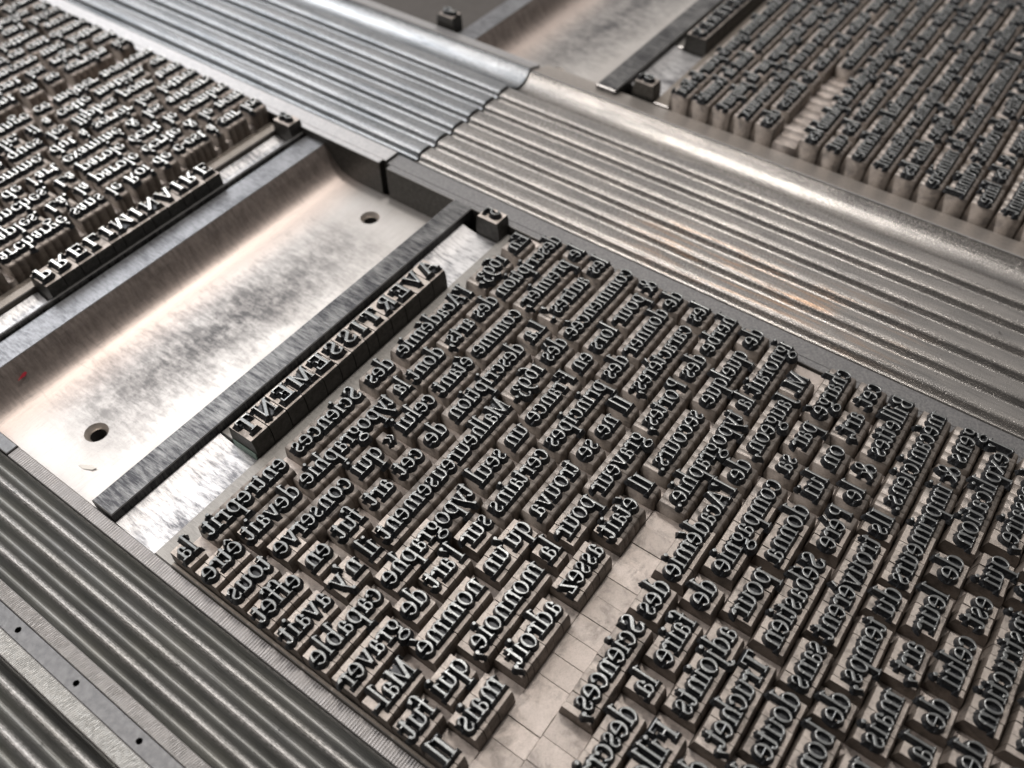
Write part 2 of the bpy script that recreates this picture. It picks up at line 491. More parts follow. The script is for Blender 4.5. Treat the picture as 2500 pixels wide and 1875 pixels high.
        g.ln(.74, .15, 1.02, .78, .09); g.ft(1.03, .78, .34); g.ft(1.1, 0, .3); A = 1.32
    elif ch == '1': g.st(.35, 0, 1.02); g.ft(.35, 0, .5); g.ft(.35, .95, .42); A = .74
    elif ch == '6': g.ring(.46, .52, .40, .54, .18, .08); g.ring(.75, .75, .69, .88, .16, .1, keep=np.minimum(Y - .6, np.minimum(.62 - X, 9))); g.dot(.70, 1.50, .1); A = .92
    elif ch == '9': g.ring(.46, .50, .40, .54, .18, .08); g.ring(.17, .27, .69, .88, .16, .1, keep=np.minimum(.42 - Y, X - .30)); g.dot(.24, -.48, .1); A = .92
    elif ch == '3':
        g.ring(.38, .70, .29, .32, .15, .08, keep=np.maximum(X - .32, Y - .8)); g.ring(.36, -.10, .36, .48, .17, .08, keep=np.maximum(X - .3, -.35 - Y)); g.dot(.16, .74, .1); g.dot(.13, -.38, .1); A = .84
    elif ch == '5':
        g.ring(.36, .42, .38, .46, .17, .08, keep=np.maximum(X - .2, .1 - Y)); g.st(.2, .75, 1.42, .1); g.hb(.2, .72, 1.32, .14); g.dot(.12, .2, .11); A = .86
    elif ch == '8': g.ring(.42, 1.08, .31, .36, .15, .08); g.ring(.42, .38, .36, .41, .16, .08); A = .86
    # capitals
    elif ch == 'A':
        g.ln(.55, CAP + .02, .16, .03, .09); g.ln(.56, CAP + .02, 1.02, .03, .21); g.hb(.3, .82, .5, .08); g.ft(.16, 0, .36); g.ft(1.02, 0, .46); A = 1.2
    elif ch in 'VN' and ch == 'V':
        g.ln(.18, CAP, .62, .02, .21); g.ln(1.02, CAP, .64, .02, .09); g.ft(.18, CAP - SF, .46); g.ft(1.02, CAP - SF, .36); A = 1.2
    elif ch in 'BPR':
        g.st(.26, 0, CAP, .21); g.ft(.22, 0, .40); g.hb(.05, .5, CAP - SF)
        g.ring(.52, 1.10, .40, .38, .19, .08, keep=X - .45); g.hb(.3, .55, .72, .08); g.hb(.3, .55, CAP - .08, .08)
        if ch == 'B': g.ring(.54, .40, .46, .40, .2, .08, keep=X - .48); g.hb(.05, .6, 0, .08)
        if ch == 'R': g.ln(.56, .76, .98, .03, .20); g.ft(1.02, 0, .32)
        A = {'B': 1.12, 'P': 1.06, 'R': 1.18}[ch]
    elif ch == 'C':
        g.ring(.62, .74, .56, .77, .22, .09, keep=np.maximum(.82 - X, abs(Y - .74) - .42)); g.st(1.04, 1.0, 1.46, .08); g.st(1.04, .1, .42, .08); A = 1.2
    elif ch == 'S':
        g.ring(.46, 1.10, .36, .41, .15, .09, keep=np.maximum(.46 - X, Y - 1.15)); g.ring(.48, .40, .40, .43, .17, .09, keep=np.maximum(X - .5, .36 - Y))
        g.ln(.19, 1.02, .80, .50, .23); g.st(.80, 1.02, 1.44, .08); g.st(.12, .06, .44, .08); A = .98
    elif ch in 'ELF':
        g.st(.27, 0, CAP, .21); g.ft(.24, 0, .42)
        if ch != 'L': g.hb(.05, .95, CAP - .08, .08); g.hb(.3, .68, .70, .08); g.st(.93, 1.16, CAP, .08); g.st(.70, .58, .90, .07)
        else: g.ft(.27, CAP - SF, .46)
        if ch != 'F': g.hb(.05, .98, 0, .08); g.st(.99, 0, .40, .08)
        A = 1.12
    elif ch == 'H': g.st(.27, 0, CAP, .21); g.st(1.0, 0, CAP, .21); g.hb(.3, 1, .72, .08); [g.ft(x, y, .46) for x in (.27, 1.0) for y in (0, CAP - SF)]; A = 1.28
    elif ch in 'IJ': g.st(.30, 0 if ch == 'I' else -.1, CAP, .22); g.ft(.30, CAP - SF, .52); (g.ft(.30, 0, .52) if ch == 'I' else g.ring(.1, -.08, .31, .28, .2, .09, keep=np.minimum(-.06 - Y, X + .02))); A = .60
    elif ch == 'M':
        g.st(.24, 0, CAP, .09); g.st(1.26, 0, CAP, .21); g.ln(.24, CAP, .74, .04, .22); g.ln(1.22, CAP, .76, .04, .09); g.ft(.22, 0, .36); g.ft(1.26, 0, .44); g.hb(.04, .3, CAP - SF); g.hb(1.2, 1.46, CAP - SF); A = 1.5
    elif ch == 'N': g.st(.24, 0, CAP, .09); g.st(1.04, 0, CAP, .09); g.ln(.20, CAP, 1.04, 0, .23); g.ft(.24, 0, .38); g.hb(.03, .3, CAP - SF); g.ft(1.04, CAP - SF, .38); A = 1.24
    elif ch == 'T': g.st(.56, 0, CAP, .22); g.ft(.56, 0, .5); g.hb(.05, 1.07, CAP - .08, .08); g.st(.09, 1.12, CAP, .08); g.st(1.03, 1.12, CAP, .08); A = 1.14
    elif ch == 'D': g.st(.27, 0, CAP, .21); g.ring(.55, CAP / 2, .58, CAP / 2, .22, .08, keep=X - .4); g.hb(.05, .6, 0, .08); g.hb(.05, .6, CAP - .08, .08); A = 1.24
    else: raise ValueError(ch)
    if acc == 'é': g.ln(.42, 1.16, .62, 1.56, .10, .15)
    if acc in ('è', 'à', 'ù'): g.ln(.48, 1.16, .26, 1.56, .10, .15)
    if acc == 'ç': g.ln(.48, 0, .56, -.2, .1); g.ln(.58, -.18, .34, -.34, .1)
    if acc == 'ê': g.ln(.22, 1.14, .45, 1.46, .10); g.ln(.68, 1.14, .45, 1.46, .10)
    return g.f, A

# height of the surface as a function of distance from the letter outline
LV = [(.03, 0.0), (0.0, -.007), (-.045, -.11), (-.17, -.215)]
_gc = {}
def glyph_tris(ch, step, bold=0.0):
    """returns vertices (row-pitch units, x along the line, y = -up), triangles, material ids and the advance"""
    key = (ch, step, bold)
    if key in _gc: return _gc[key]
    xs = np.arange(-.35, 1.95, step)
    ys = np.arange(-1.0, 2.05, step)
    X, Y = np.meshgrid(xs, ys)
    F, A = glyph(ch, X, Y)
    F = F + bold + 1e-5
    # counters and gaps between stems are cast shallower than the outside of the letter
    ins = F > -.02
    k = int(.62 / step)
    L = np.zeros_like(ins); R_ = np.zeros_like(ins)
    for q in range(1, k + 1):
        L[:, q:] |= ins[:, :-q]; R_[:, :-q] |= ins[:, q:]
    inner = L & R_ & ~ins
    # keep only cells with inked neighbours above or below as well
    U_ = np.zeros_like(ins); D_ = np.zeros_like(ins)
    for q in range(1, int(1.0 / step) + 1):
        U_[q:, :] |= ins[:-q, :]; D_[:-q, :] |= ins[q:, :]
    inner &= (U_ | D_)
    F = np.where(inner, np.maximum(F, -.085), F)
    cut = LV[-1][0]
    tris = []
    idx = np.argwhere(np.maximum.reduce([F[:-1, :-1], F[1:, :-1], F[:-1, 1:], F[1:, 1:]]) > cut)
    lv = [l[0] for l in LV]
    def zof(f):
        if f >= lv[0]: return 0.0
        for (a, za), (b, zb) in zip(LV, LV[1:]):
            if f >= b - 1e-9: return za + (zb - za) * (a - f) / (a - b)
        return LV[-1][1]
    def clip(poly, c, keep_above):
        out = []
        for i in range(len(poly)):
            p, q = poly[i], poly[(i + 1) % len(poly)]
            pi, qi = (p[2] >= c) == keep_above, (q[2] >= c) == keep_above
            if pi: out.append(p)
            if pi != qi:
                t = (c - p[2]) / (q[2] - p[2])
                out.append((p[0] + t * (q[0] - p[0]), p[1] + t * (q[1] - p[1]), c))
        return out
    V, T, Mi, vid = [], [], [], {}
    def vert(p, lo):
        k = (round(p[0], 4), round(p[1], 4))
        if k not in vid:
            vid[k] = len(V)
            V.append((p[0] * XH, -p[1] * XH, zof(p[2])))
        return vid[k]
    for j, i in idx:
        c00 = (xs[i], ys[j], F[j, i]); c10 = (xs[i + 1], ys[j], F[j, i + 1])
        c01 = (xs[i], ys[j + 1], F[j + 1, i]); c11 = (xs[i + 1], ys[j + 1], F[j + 1, i + 1])
        for tri in ((c00, c10, c11), (c00, c11, c01)):
            mn = min(p[2] for p in tri); mx = max(p[2] for p in tri)
            if mx <= cut: continue
            lo, rest = None, list(tri)
            if mn < cut: rest = clip(rest, cut, True)
            # split into bands from low to high
            pieces = []
            for c in (lv[2], lv[1], lv[0]):
                if min(p[2] for p in rest) < c - 1e-9 < mx:
                    low = clip(rest, c, False); rest = clip(rest, c, True)
                    if len(low) > 2: pieces.append(low)
                if len(rest) < 3: break
            if len(rest) > 2: pieces.append(rest)
            for pc in pieces:
                ids = [vert(p, 0) for p in pc]
                mid = sum(p[2] for p in pc) / len(pc)
                m = (0 if mid > lv[0] - 1e-6 else 2) if mid > lv[1] - 1e-6 else 1
                for k in range(1, len(ids) - 1):
                    a, b, c = ids[0], ids[k], ids[k + 1]
                    if a != b and b != c and a != c:
                        T.append((a, c, b)); Mi.append(m)
    r = (np.array(V), np.array(T), np.array(Mi), A * XH)
    _gc[key] = r
    return r

SHZ = -.20
LOW = -.72
BOT = -4.72
def body_geom(x0, x1, top=-.635, bot=.165, tb=.08, bb=.117, z=None):
    """sort body: flat shoulder, sides swelling out so that set rows meet below the shoulder"""
    if z is None: z = SHZ
    prof = [(top - tb, BOT), (top - tb, z - .62), (top - tb * .78, z - .34), (top - tb * .35, z - .10), (top, z),
            (bot, z), (bot + bb * .38, z - .07), (bot + bb * .75, z - .24), (bot + bb * .95, z - .45), (bot + bb, z - .62), (bot + bb, BOT)]
    n = len(prof)
    v = [(x0, y, zz) for y, zz in prof] + [(x1, y, zz) for y, zz in prof]
    f = [(i, i + 1, n + i + 1, n + i) for i in range(n - 1)]
    f += [tuple(range(n))[::-1], tuple(range(n, 2 * n))]
    f = [tuple(reversed(a)) for a in f]
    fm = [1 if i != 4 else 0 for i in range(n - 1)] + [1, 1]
    return v, f, fm

# ------------------------------------------------------------------ composition of a page
def adv(ch, bold=0):
    return glyph_tris(ch, .09, bold)[3] if ch != ' ' else 0
W = 16.84
def compose(text, width=W, indent=0.0, justify=True, space=.24):
    """list of (char, x, advance) and list of spaces (x0, x1, left word, right word)"""
    words = text.split(' ')
    nat = sum(adv(c) for wd in words for c in wd)
    ns = len(words) - 1
    avail = width - indent
    k = 1.0
    if justify and ns:
        sp = (avail - nat) / ns
        if sp < .16: k = (avail - .16 * ns) / nat; sp = .16
        if sp > .42: k = (avail - .42 * ns) / nat; sp = .42
    else: sp = space
    out, spaces, x = [], [], indent
    for wi, wd in enumerate(words):
        for ci, c in enumerate(wd):
            a = adv(c) * k
            out.append((c, x, a, wi, ci))
            x += a
        if wi < ns:
            spaces.append((x, x + sp, wi))
            x += sp
    return words, out, spaces, x

ORD = ['zeroth', 'first', 'second', 'third', 'fourth', 'fifth', 'sixth', 'seventh', 'eighth', 'ninth', 'tenth', 'eleventh', 'twelfth',
       'thirteenth', 'fourteenth', 'fifteenth', 'sixteenth', 'seventeenth', 'eighteenth', 'nineteenth', 'twentieth',
       'twenty-first', 'twenty-second', 'twenty-third', 'twenty-fourth', 'twenty-fifth']

from mathutils import Euler, Vector
_R = Euler(CAMROT).to_matrix()
def px(u, v, z=0):
    d = _R.transposed() @ (Vector((u, v, z)) - Vector(CAM))
    return 1250 + FPX * d.x / -d.z, 937.5 - FPX * d.y / -d.z, -d.z

near_rows = [
 ("En 1693, l'Académie des Sciences entreprit la", .62, True),
 ("description des arts, dont la typographie devait être", 0, True),
 ("le premier, comme étant celui « qui conserve tous", 0, True),
 ("les autres». La description de cet art fut en effet".replace('»', "'"), 0, True),
 ("commencée dès 1693. Malheureusement il n'y avait", 0, True),
 ("& pour lors en France un seul typographe capable", 0, True),
 ("de donner des principes certains sur l'art de graver", 0, True),
 ("les caractères; Il ne se trouva qu'un nommé Mal-", 0, True),
 ("herbe des Portes, graveur pour la monnoie, qui fut", 0, True),
 ("de quelque secours. Il était assez adroit, mais Il", 0, True),
 ("ignorait la typographie.", 0, False),
 ("M. Jaugeon, de l'Académie des Sciences,", .98, False),
 ("chargé par sa compagnie de faire la description", 0, True),
 ("cet art, on lui donna pour adjoints Filleau des", 0, True),
 ("Billettes & le Père Sébastien Truchet, de savants", 0, True),
 ("mécaniciens. Ils trouvèrent sans doute des fondeurs", 0, True),
 ("gens & imprimeurs du temps, de bons auteurs pour", 0, True),
 ("l'explication de leur art, mais pour des lettres", 0, True),
 ("nécessaire, qui est celui de la gravure des poin-", 0, True),
 ("justification & instruction de tous ceux qui sont", 0, True),
 ("de la fonte des caractères, on ne trouva personne", 0, True),
 ("des lettres capitales & des autres figures que la", 0, True),
]
left_rows = [   # counted upwards from the heading, turned half round
 ("l'imprimerie archargé sans le Roi de c-est à sur les", 0, True),
 ("& par les rançaples. Là, la parole écrite & le nom", 0, True),
 ("en notes, des planches. La parole écrit le nombre", 0, True),
 ("que par la langue de l'art examiné & les auteurs", 0, True),
 ("leurs formes pour homme, dut à servir les lettres", 0, True),
 ("imprimer dans la suite ques les lliphes pour tous", 0, True),
 ("une bonne main au public, il a cette matière, on", 0, True),
 ("le livre tout entier & rechange ce métier nouveau", 0, True),
 ("de la nature ainsi formés, dont on se servira ici", 0, True),
 ("caractères pour tous les arts dont les règles ont", 0, True),
 ("mémoires sur les métiers, donne encore une lettre", 0, True),
 ("commune & par le nombre de ceux qui en ont donné", 0, True),
 ("dans les sciences & dans les belles lettres aussi", 0, True),
 ("parmi les savants de ce temps, qui en ont laissé", 0, True),
 ("des ouvrages de la même main, les plus belles de", 0, True),
 ("toutes celles que nous avons vues dans les livres", 0, True),
 ("que les autres n'ont pas encore mises au jour, on", 0, True),
 ("ne doit pas douter de leur utilité pour les arts", 0, True),
]
far_rows = [
 ("Ces premiers caractères furent gravés pour le Roi", .6, True),
 ("dans la forme des lettres romaines, dont la beauté", 0, True),
 ("avait été négligée depuis longtemps par la plupart", 0, True),
 ("des graveurs & des fondeurs, on en fit de nouveaux", 0, True),
 ("poinçons pour toutes les sortes de lettres des", 0, True),
 ("ouvrages du temps, les premiers", 0, False),
 ("La matière est un mélange de régule & de plomb les", .6, True),
 ("autres parties sont de fer, & les ouvriers les ont", 0, True),
 ("travaillé à la main pour donner au métal une forme", 0, True),
 ("égale, sans laquelle on ne peut imprimer nettement", 0, True),
 ("la page entière, ni même une seule ligne, dans les", 0, True),
 ("règles de l'art. Il démontrera aisément la manière", 0, True),
 ("de fondre & de polir la lettre, de robinet ordinal", 0, True),
 ("pour les mettre ensuite dans la casse, & les faire", 0, True),
 ("servir au compositeur, qui les rassemble en remunt", 0, True),
 ("dans un composteur de fer, les lignes justes & les", 0, True),
 ("pages égales, avant de les porter sur le marbre de", 0, True),
 ("la presse, où elles sont serrées dans un chassis", 0, True),
]

SORTS, SPACES, LEADS = [], [], []
# block: rows, origin function (x along line, baseline k) -> world, rotated?
def block(rows, name, u0, v0, sgn, first=1, gap_after=None, gap=0.0):
    for r, (text, ind, just) in enumerate(rows):
        words, out, spaces, xe = compose(text, W, ind, just)
        k = r + first
        extra = gap if (gap_after is not None and r >= gap_after) else 0
        bv = v0 + sgn * (k + extra)
        counts = {}
        wname = []
        for wd in words:
            counts[wd] = counts.get(wd, 0) + 1
            wname.append((wd, counts[wd]))
        for c, x, a, wi, ci in out:
            SORTS.append(dict(c=c, u=u0 + sgn * x, v=bv, a=a, sgn=sgn, row=r + 1, wd=words[wi], wn=wname[wi][1],
                              wtot=words.count(words[wi]), ci=ci + 1, page=name))
        for x0, x1, wi in spaces:
            SPACES.append(dict(u=u0 + sgn * x0, v=bv, a=x1 - x0, sgn=sgn, row=r + 1, page=name, l=words[wi], r=words[wi + 1], quad=False))
        if ind > .1:
            SPACES.append(dict(u=u0, v=bv, a=ind, sgn=sgn, row=r + 1, page=name, l=None, r=words[0], quad='indent'))
        if xe < W - .3:
            n = int((W - xe) / .62)
            q = (W - xe) / n
            for i in range(n):
                SPACES.append(dict(u=u0 + sgn * (xe + q * i), v=bv, a=q, sgn=sgn, row=r + 1, page=name, l=words[-1], r=None, quad=i + 1, nq=n))
        LEADS.append(dict(u0=u0, v=bv, sgn=sgn, row=r + 1, page=name, extra=gap if (gap_after is not None and r == gap_after - 1) else 0))

UL = 0.0
block(near_rows, 'nearest page', 0, 0, 1)
block(left_rows, 'upper left page', W, -12.98, -1, first=1, gap_after=8, gap=.75)
block(far_rows, 'upper right page', -11.0 - W, 0, 1)

def inframe(d, m=30):
    x, y, z = px(d['u'] + d['sgn'] * d['a'] / 2, d['v'] - d['sgn'] * .2, -.1)
    s = 1.0 / z
    mm = m
    return -mm < x < 2500 + mm and -mm < y < 1875 + mm, z
vis, rest = [], []
for d in SORTS:
    ok, z = inframe(d, 60)
    if not ok: continue
    d['z'] = z
    vis.append(d)
vis.sort(key=lambda d: d['z'] - d['a'] * 1.5)
near, rest = vis[:298], vis[298:]

meshcache = {}
def sort_meshes(c, a):
    key = (c, round(a, 2))
    if key in meshcache: return meshcache[key]
    a = key[1]
    v, f, fm = body_geom(.008, a - .008)
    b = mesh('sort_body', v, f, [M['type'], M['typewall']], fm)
    V, T, Mi, A = glyph_tris(c, .052)
    k = a / A
    V = V.copy(); V[:, 0] *= k
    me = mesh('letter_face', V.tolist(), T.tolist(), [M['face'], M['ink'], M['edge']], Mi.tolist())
    meshcache[key] = (b, me)
    return b, me

NAMES = {'.': 'full stop', ',': 'comma', ';': 'semicolon', "'": 'apostrophe', '-': 'hyphen', '&': 'ampersand', '«': 'opening quote mark'}
PUN = {}
def sort_label(d):
    c = d['c']
    w_ = d['wd']
    nm = NAMES.get(c, ('numeral ' if c.isdigit() else ('capital ' if c.isupper() else 'letter ')) + c)
    which = '' if d['wtot'] == 1 else ORD[d['wn']] + ' '
    wcl = w_.strip(".,;")
    if len(w_) == 1:
        return f"reversed {nm} sort standing alone as {which}word, row {ORD[d['row']]} of {d['page']}"
    return f"reversed {nm}, {ORD[d['ci']]} sort in {which}{wcl}, {ORD[d['row']]} row of {d['page']}"

rr = random.Random(3)
for d in near:
    b, fme = sort_meshes(d['c'], d['a'])
    o = obj('type_sort', b, None, (d['u'], d['v'] + (rr.random() - .5) * .012, (rr.random() - .5) * .04), sort_label(d), 'type sort', 'text sorts of the ' + d['page'])
    o.rotation_euler = ((rr.random() - .5) * .006, (rr.random() - .5) * .012, (0 if d['sgn'] > 0 else math.pi) + (rr.random() - .5) * .012)
    obj('letter_face', fme, o)

# ---- joined masses (numpy)
class Mass:
    def __init__(s): s.V, s.T, s.M, s.n = [], [], [], 0
    def add(s, V, T, Mi):
        s.V.append(V); s.T.append(T + s.n); s.M.append(Mi); s.n += len(V)
    def build(s, name, mats):
        V = np.concatenate(s.V) * S; T = np.concatenate(s.T); Mi = np.concatenate(s.M)
        me = bpy.data.meshes.new(name)
        me.vertices.add(len(V)); me.vertices.foreach_set('co', V.astype(np.float32).ravel())
        me.loops.add(len(T) * 3); me.loops.foreach_set('vertex_index', T.astype(np.int32).ravel())
        me.polygons.add(len(T))
        me.polygons.foreach_set('loop_start', np.arange(0, len(T) * 3, 3, dtype=np.int32))
        me.polygons.foreach_set('material_index', Mi.astype(np.int32))
        for m in mats: me.materials.append(m)
        me.update(calc_edges=True)
        return me
def tri(v, f, fm):
    T, Mi = [], []
    for a, m in zip(f, fm):
        for k in range(1, len(a) - 1): T.append((a[0], a[k], a[k + 1])); Mi.append(m)
    return np.array(v, float), np.array(T), np.array(Mi)
def place(V, d, dz=0.0):
    V = V.copy()
    V[:, 0] = V[:, 0] * d['sgn'] + d['u']
    V[:, 1] = V[:, 1] * d['sgn'] + d['v']
    V[:, 2] += dz
    return V
mass = Mass()
for d in rest:
    dz = (rr.random() - .5) * .02
    v, f, fm = body_geom(.008, d['a'] - .008)
    V, T, Mi = tri(v, f, fm)
    mass.add(place(V, d, dz), T, Mi)
    V, T, Mi, A = glyph_tris(d['c'], .085)
    V = V.copy(); V[:, 0] *= d['a'] / A
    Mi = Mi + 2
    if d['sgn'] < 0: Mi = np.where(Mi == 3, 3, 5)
    mass.add(place(V, d, dz), T, Mi)
o = obj('type_sorts', mass.build('type_sorts', [M['type'], M['typewall'], M['face'], M['ink'], M['edge'], M['lit_clean']]), None, (0, 0, 0),
        'smaller type sorts filling the far rows of all three pages', 'type sorts', None, 'stuff')

# ---- word spaces and quads
def space_geom(a, z=LOW):
    return bevbox(.002, a - .002, -.714, .281, BOT, z, .008)
spc = {}
sp_mass = Mass()
nsp = 0
for d in SPACES:
    ok, z = inframe(d, 60)
    if not ok: continue
    dz = (rr.random() - .5) * .06
    if d['page'] == 'nearest page' :
        key = round(d['a'], 3)
        if key not in spc:
            v, f = space_geom(key); spc[key] = mesh('low_space', v, f, [M['quad']])
        if d['quad'] == 'indent': lab = f"wide low quad indenting {ORD[d['row']]} row before {d['r']} in nearest page"; nm = 'quad'
        elif d['quad']: lab = f"low bare quad number {d['quad']} after {d['l'].strip('.,')} in {ORD[d['row']]} row"; nm = 'quad'; 
        else: lab = f"low metal space between {d['l'].strip('.,;')} and {d['r'].strip('.,;')}, {ORD[d['row']]} row of nearest page"; nm = 'word_space'
        if nm == 'quad' and d['quad'] != 'indent':
            lab = f"low bare quad, {ORD[d['quad']]} one after {d['l'].strip('.,')}, {ORD[d['row']]} row of nearest page"
        obj(nm, spc[key], None, (d['u'], d['v'], dz), lab, 'quad' if nm == 'quad' else 'word space', 'low spaces and quads of the nearest page')
    else:
        v, f = space_geom(d['a'])
        V, T, Mi = tri(v, f, [0] * len(f))
        sp_mass.add(place(V, d, dz), T, Mi)
obj('word_spaces', sp_mass.build('word_spaces', [M['quad']]), None, (0, 0, 0), 'low spaces between words in the two farther pages', 'word spaces', None, 'stuff')

# ---- leads opening up the paragraph break of the turned page
for q in range(1):
    v, f = bevbox(0, W, -.28 - .75 + .002, -.292, BOT, LOW - .05, .012)
    bk = -12.98 - 8
    v = [(a, b + bk, c) for a, b, c in v]
    obj('lead_strip', mesh('lead_strip', v, f, [M['lead']]), None, (0, 0, 0), 'low lead strips opening the paragraph gap in the upper left page', 'lead strip')

# ------------------------------------------------------------------ headings and folios
def heading(text, u_start, u_end, base, sgn, label_page, grp, dark=True, green=False):
    n = len(text)
    nat = [adv(c) for c in text]
    pad = ((abs(u_end - u_start)) - sum(nat)) / n
    x = u_start
    for i, c in enumerate(text):
        a = nat[i] + pad
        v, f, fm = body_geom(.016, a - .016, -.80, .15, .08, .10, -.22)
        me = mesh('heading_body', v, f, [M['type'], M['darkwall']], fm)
        nth = text[:i + 1].count(c)
        tot = text.count(c)
        which = (ORD[nth] + ' ') if tot > 1 else ''
        o = obj('heading_sort', me, None, (x, base, (rr.random() - .5) * .02),
                f"large reversed {which}capital {c} in heading {text} of {label_page}", 'heading sort', grp)
        o.rotation_euler = (0, 0, 0 if sgn > 0 else math.pi)
        V, T, Mi, A = glyph_tris(c, .06, .0)
        V = V.copy(); V[:, 0] = V[:, 0] * 1.18 + (a - A * 1.18) / 2
        fm_ = [M['face'], M['ink'], M['edge']] if sgn > 0 else [M['lit_clean'], M['ink'], M['lit_clean']]
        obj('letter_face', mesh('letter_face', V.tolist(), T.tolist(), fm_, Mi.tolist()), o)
        if green and i == n - 1:
            v, f = bevbox(a - .006, a + .03, -.8, .2, -1.2, -.82, .01)
            obj('verdigris_crust', mesh('crust', v, f, [M['green']]), o)
        x += sgn * a
heading('AVERTISSEMENT', 3.62, 12.93, -.78, 1, 'nearest page', 'heading sorts of the nearest page', green=True)
heading('PRELIMINAIRE', 12.42, 4.40, -12.18, -1, 'upper left page', 'heading sorts of the upper left page')
heading('CARACTERES', -22.7, -15.85, -.70, 1, 'upper right page', 'heading sorts of the upper right page')

def folio(ch, u, v, sgn, lab):
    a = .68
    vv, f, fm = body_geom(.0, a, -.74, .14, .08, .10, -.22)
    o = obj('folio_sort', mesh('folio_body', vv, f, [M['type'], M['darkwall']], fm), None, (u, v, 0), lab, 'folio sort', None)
    o.rotation_euler = (0, 0, 0 if sgn > 0 else math.pi)
    V, T, Mi, A = glyph_tris(ch, .06)
    V = V.copy(); V[:, 0] += (a - A) / 2
    obj('figure_face', mesh('figure_face', V.tolist(), T.tolist(), [M['face'], M['ink'], M['edge']], Mi.tolist()), o)
folio('5', -.12, -.74, 1, 'single page number sort at the upper end of the bright plate, nearest page')
folio('8', .56, -12.18, -1, 'single page number sort beyond the PRELIMINAIRE heading, touching the rail')
folio('6', -11.62, -.70, 1, 'blurred dark page number sort standing on the rail edge beside the far heading plate')
folio('6', -10.5, -12.18, -1, 'blurred page number sort at the top edge beside the far tray')

# ------------------------------------------------------------------ trays, bars, plates
FMB = [0] * 6 + [1] * 4
def bar_thing(name, x0, x1, y0, y1, z, mat, label, cat, group=None, zb=BOT, b=.03):
    v, f = bevbox(x0, x1, y0, y1, zb, z, b)
    return obj(name, mesh(name, v, f, [mat, M['corner']], FMB), None, (0, 0, 0), label, cat, group)

def tray(u0, u1, mat, label, holes, zf=-2.1):
    rim0, rim1 = -11.12, -10.07
    prof = [(-10.07, -.86), (-9.93, -1.02), (-9.80, -1.22), (-9.68, -1.45), (-9.52, -1.68), (-9.30, -1.87), (-9.0, -2.0), (-8.6, -2.07), (-8.1, zf)]
    root = bpy.data.objects.new('tray', None); C.objects.link(root)
    root.location = ((u0 + u1) / 2 * S, -7 * S, BOT * S)
    tag(root, label, 'tray', 'hollow metal trays')
    def sub(nm, me):
        o = obj(nm, me, root); o.location = (-(u0 + u1) / 2 * S, 7 * S, -BOT * S); return o
    v, f = bevbox(u0, u1, rim0, rim1, BOT, -.85, .03)
    sub('rim', mesh('rim', v, f, [M['rim'], M['corner']], FMB))
    # concave inner wall
    vs, fs = [], []
    for (y, z) in prof: vs += [(u0, y, z), (u1, y, z)]
    for i in range(len(prof) - 1): fs.append((2 * i, 2 * i + 1, 2 * i + 3, 2 * i + 2))
    sub('curved_wall', mesh('curved_wall', vs, fs, [mat], smooth=True))
    # floor with real round openings
    hy = -6.42
    vs, fs = [], []
    def quad(a, b, c, d):
        if b - a < 1e-6 or d - c < 1e-6: return
        k = len(vs); vs.extend([(a, c, zf), (b, c, zf), (b, d, zf), (a, d, zf)]); fs.append((k, k + 1, k + 2, k + 3))
    q = .6
    quad(u0, u1, prof[-1][0], hy - q); quad(u0, u1, hy + q, -3.13)
    last = u0
    for hx in sorted(holes):
        quad(last, hx - q, hy - q, hy + q); last = hx + q
        k = len(vs); n = 32
        for i in range(n):
            t = 2 * math.pi * i / n; c_, s_ = math.cos(t), math.sin(t)
            m = q / max(abs(c_), abs(s_))
            vs.append((hx + m * c_, hy + m * s_, zf)); vs.append((hx + .40 * c_, hy + .40 * s_, zf))
        for i in range(n):
            j = (i + 1) % n
            fs.append((k + 2 * i, k + 2 * j, k + 2 * j + 1, k + 2 * i + 1))
    quad(last, u1, hy - q, hy + q)
    sub('floor', mesh('floor', vs, fs, [mat]))
    for hx in holes:
        vs, fs, fm = [], [], []
        n = 32
        rings = [(.40, zf), (.385, zf - .02), (.30, zf - .16), (.27, zf - .2), (.27, zf - 1.6)]
        for r, z in rings:
            for i in range(n):
                t = 2 * math.pi * i / n; vs.append((hx + r * math.cos(t), hy + r * math.sin(t), z))
        for k in range(len(rings) - 1):
            for i in range(n):
                j = (i + 1) % n
                fs.append((k * n + i, k * n + j, (k + 1) * n + j, (k + 1) * n + i)); fm.append(0 if k < 3 else 1)
        fs.append(tuple(range((len(rings) - 1) * n, len(rings) * n))); fm.append(1)
        sub('countersunk_hole', mesh('countersunk_hole', vs, fs, [M['sink'], M['hole']], fm, True))
    return root
tray(-.11, 16.93, M['tray'], 'long hollow metal tray with smeared floor beside the AVERTISSEMENT bar', [1.42, 14.9])
tray(-27.2, -10.3, M['tray2'], 'blurred stained tray at the top, beyond the ribbed rail', [-25.6, -12.2])

bar_thing('spacing_bar', -.09, 16.95, -3.12, -2.22, -.60, M['bar'], 'long ink-streaked metal bar between the tray and the AVERTISSEMENT heading', 'metal bar', 'ink-streaked bars')
bar_thing('spacing_bar', -27.2, -10.25, -3.0, -2.02, -.60, M['bar'], 'blurred dark bar below the stained far tray at the top', 'metal bar', 'ink-streaked bars')

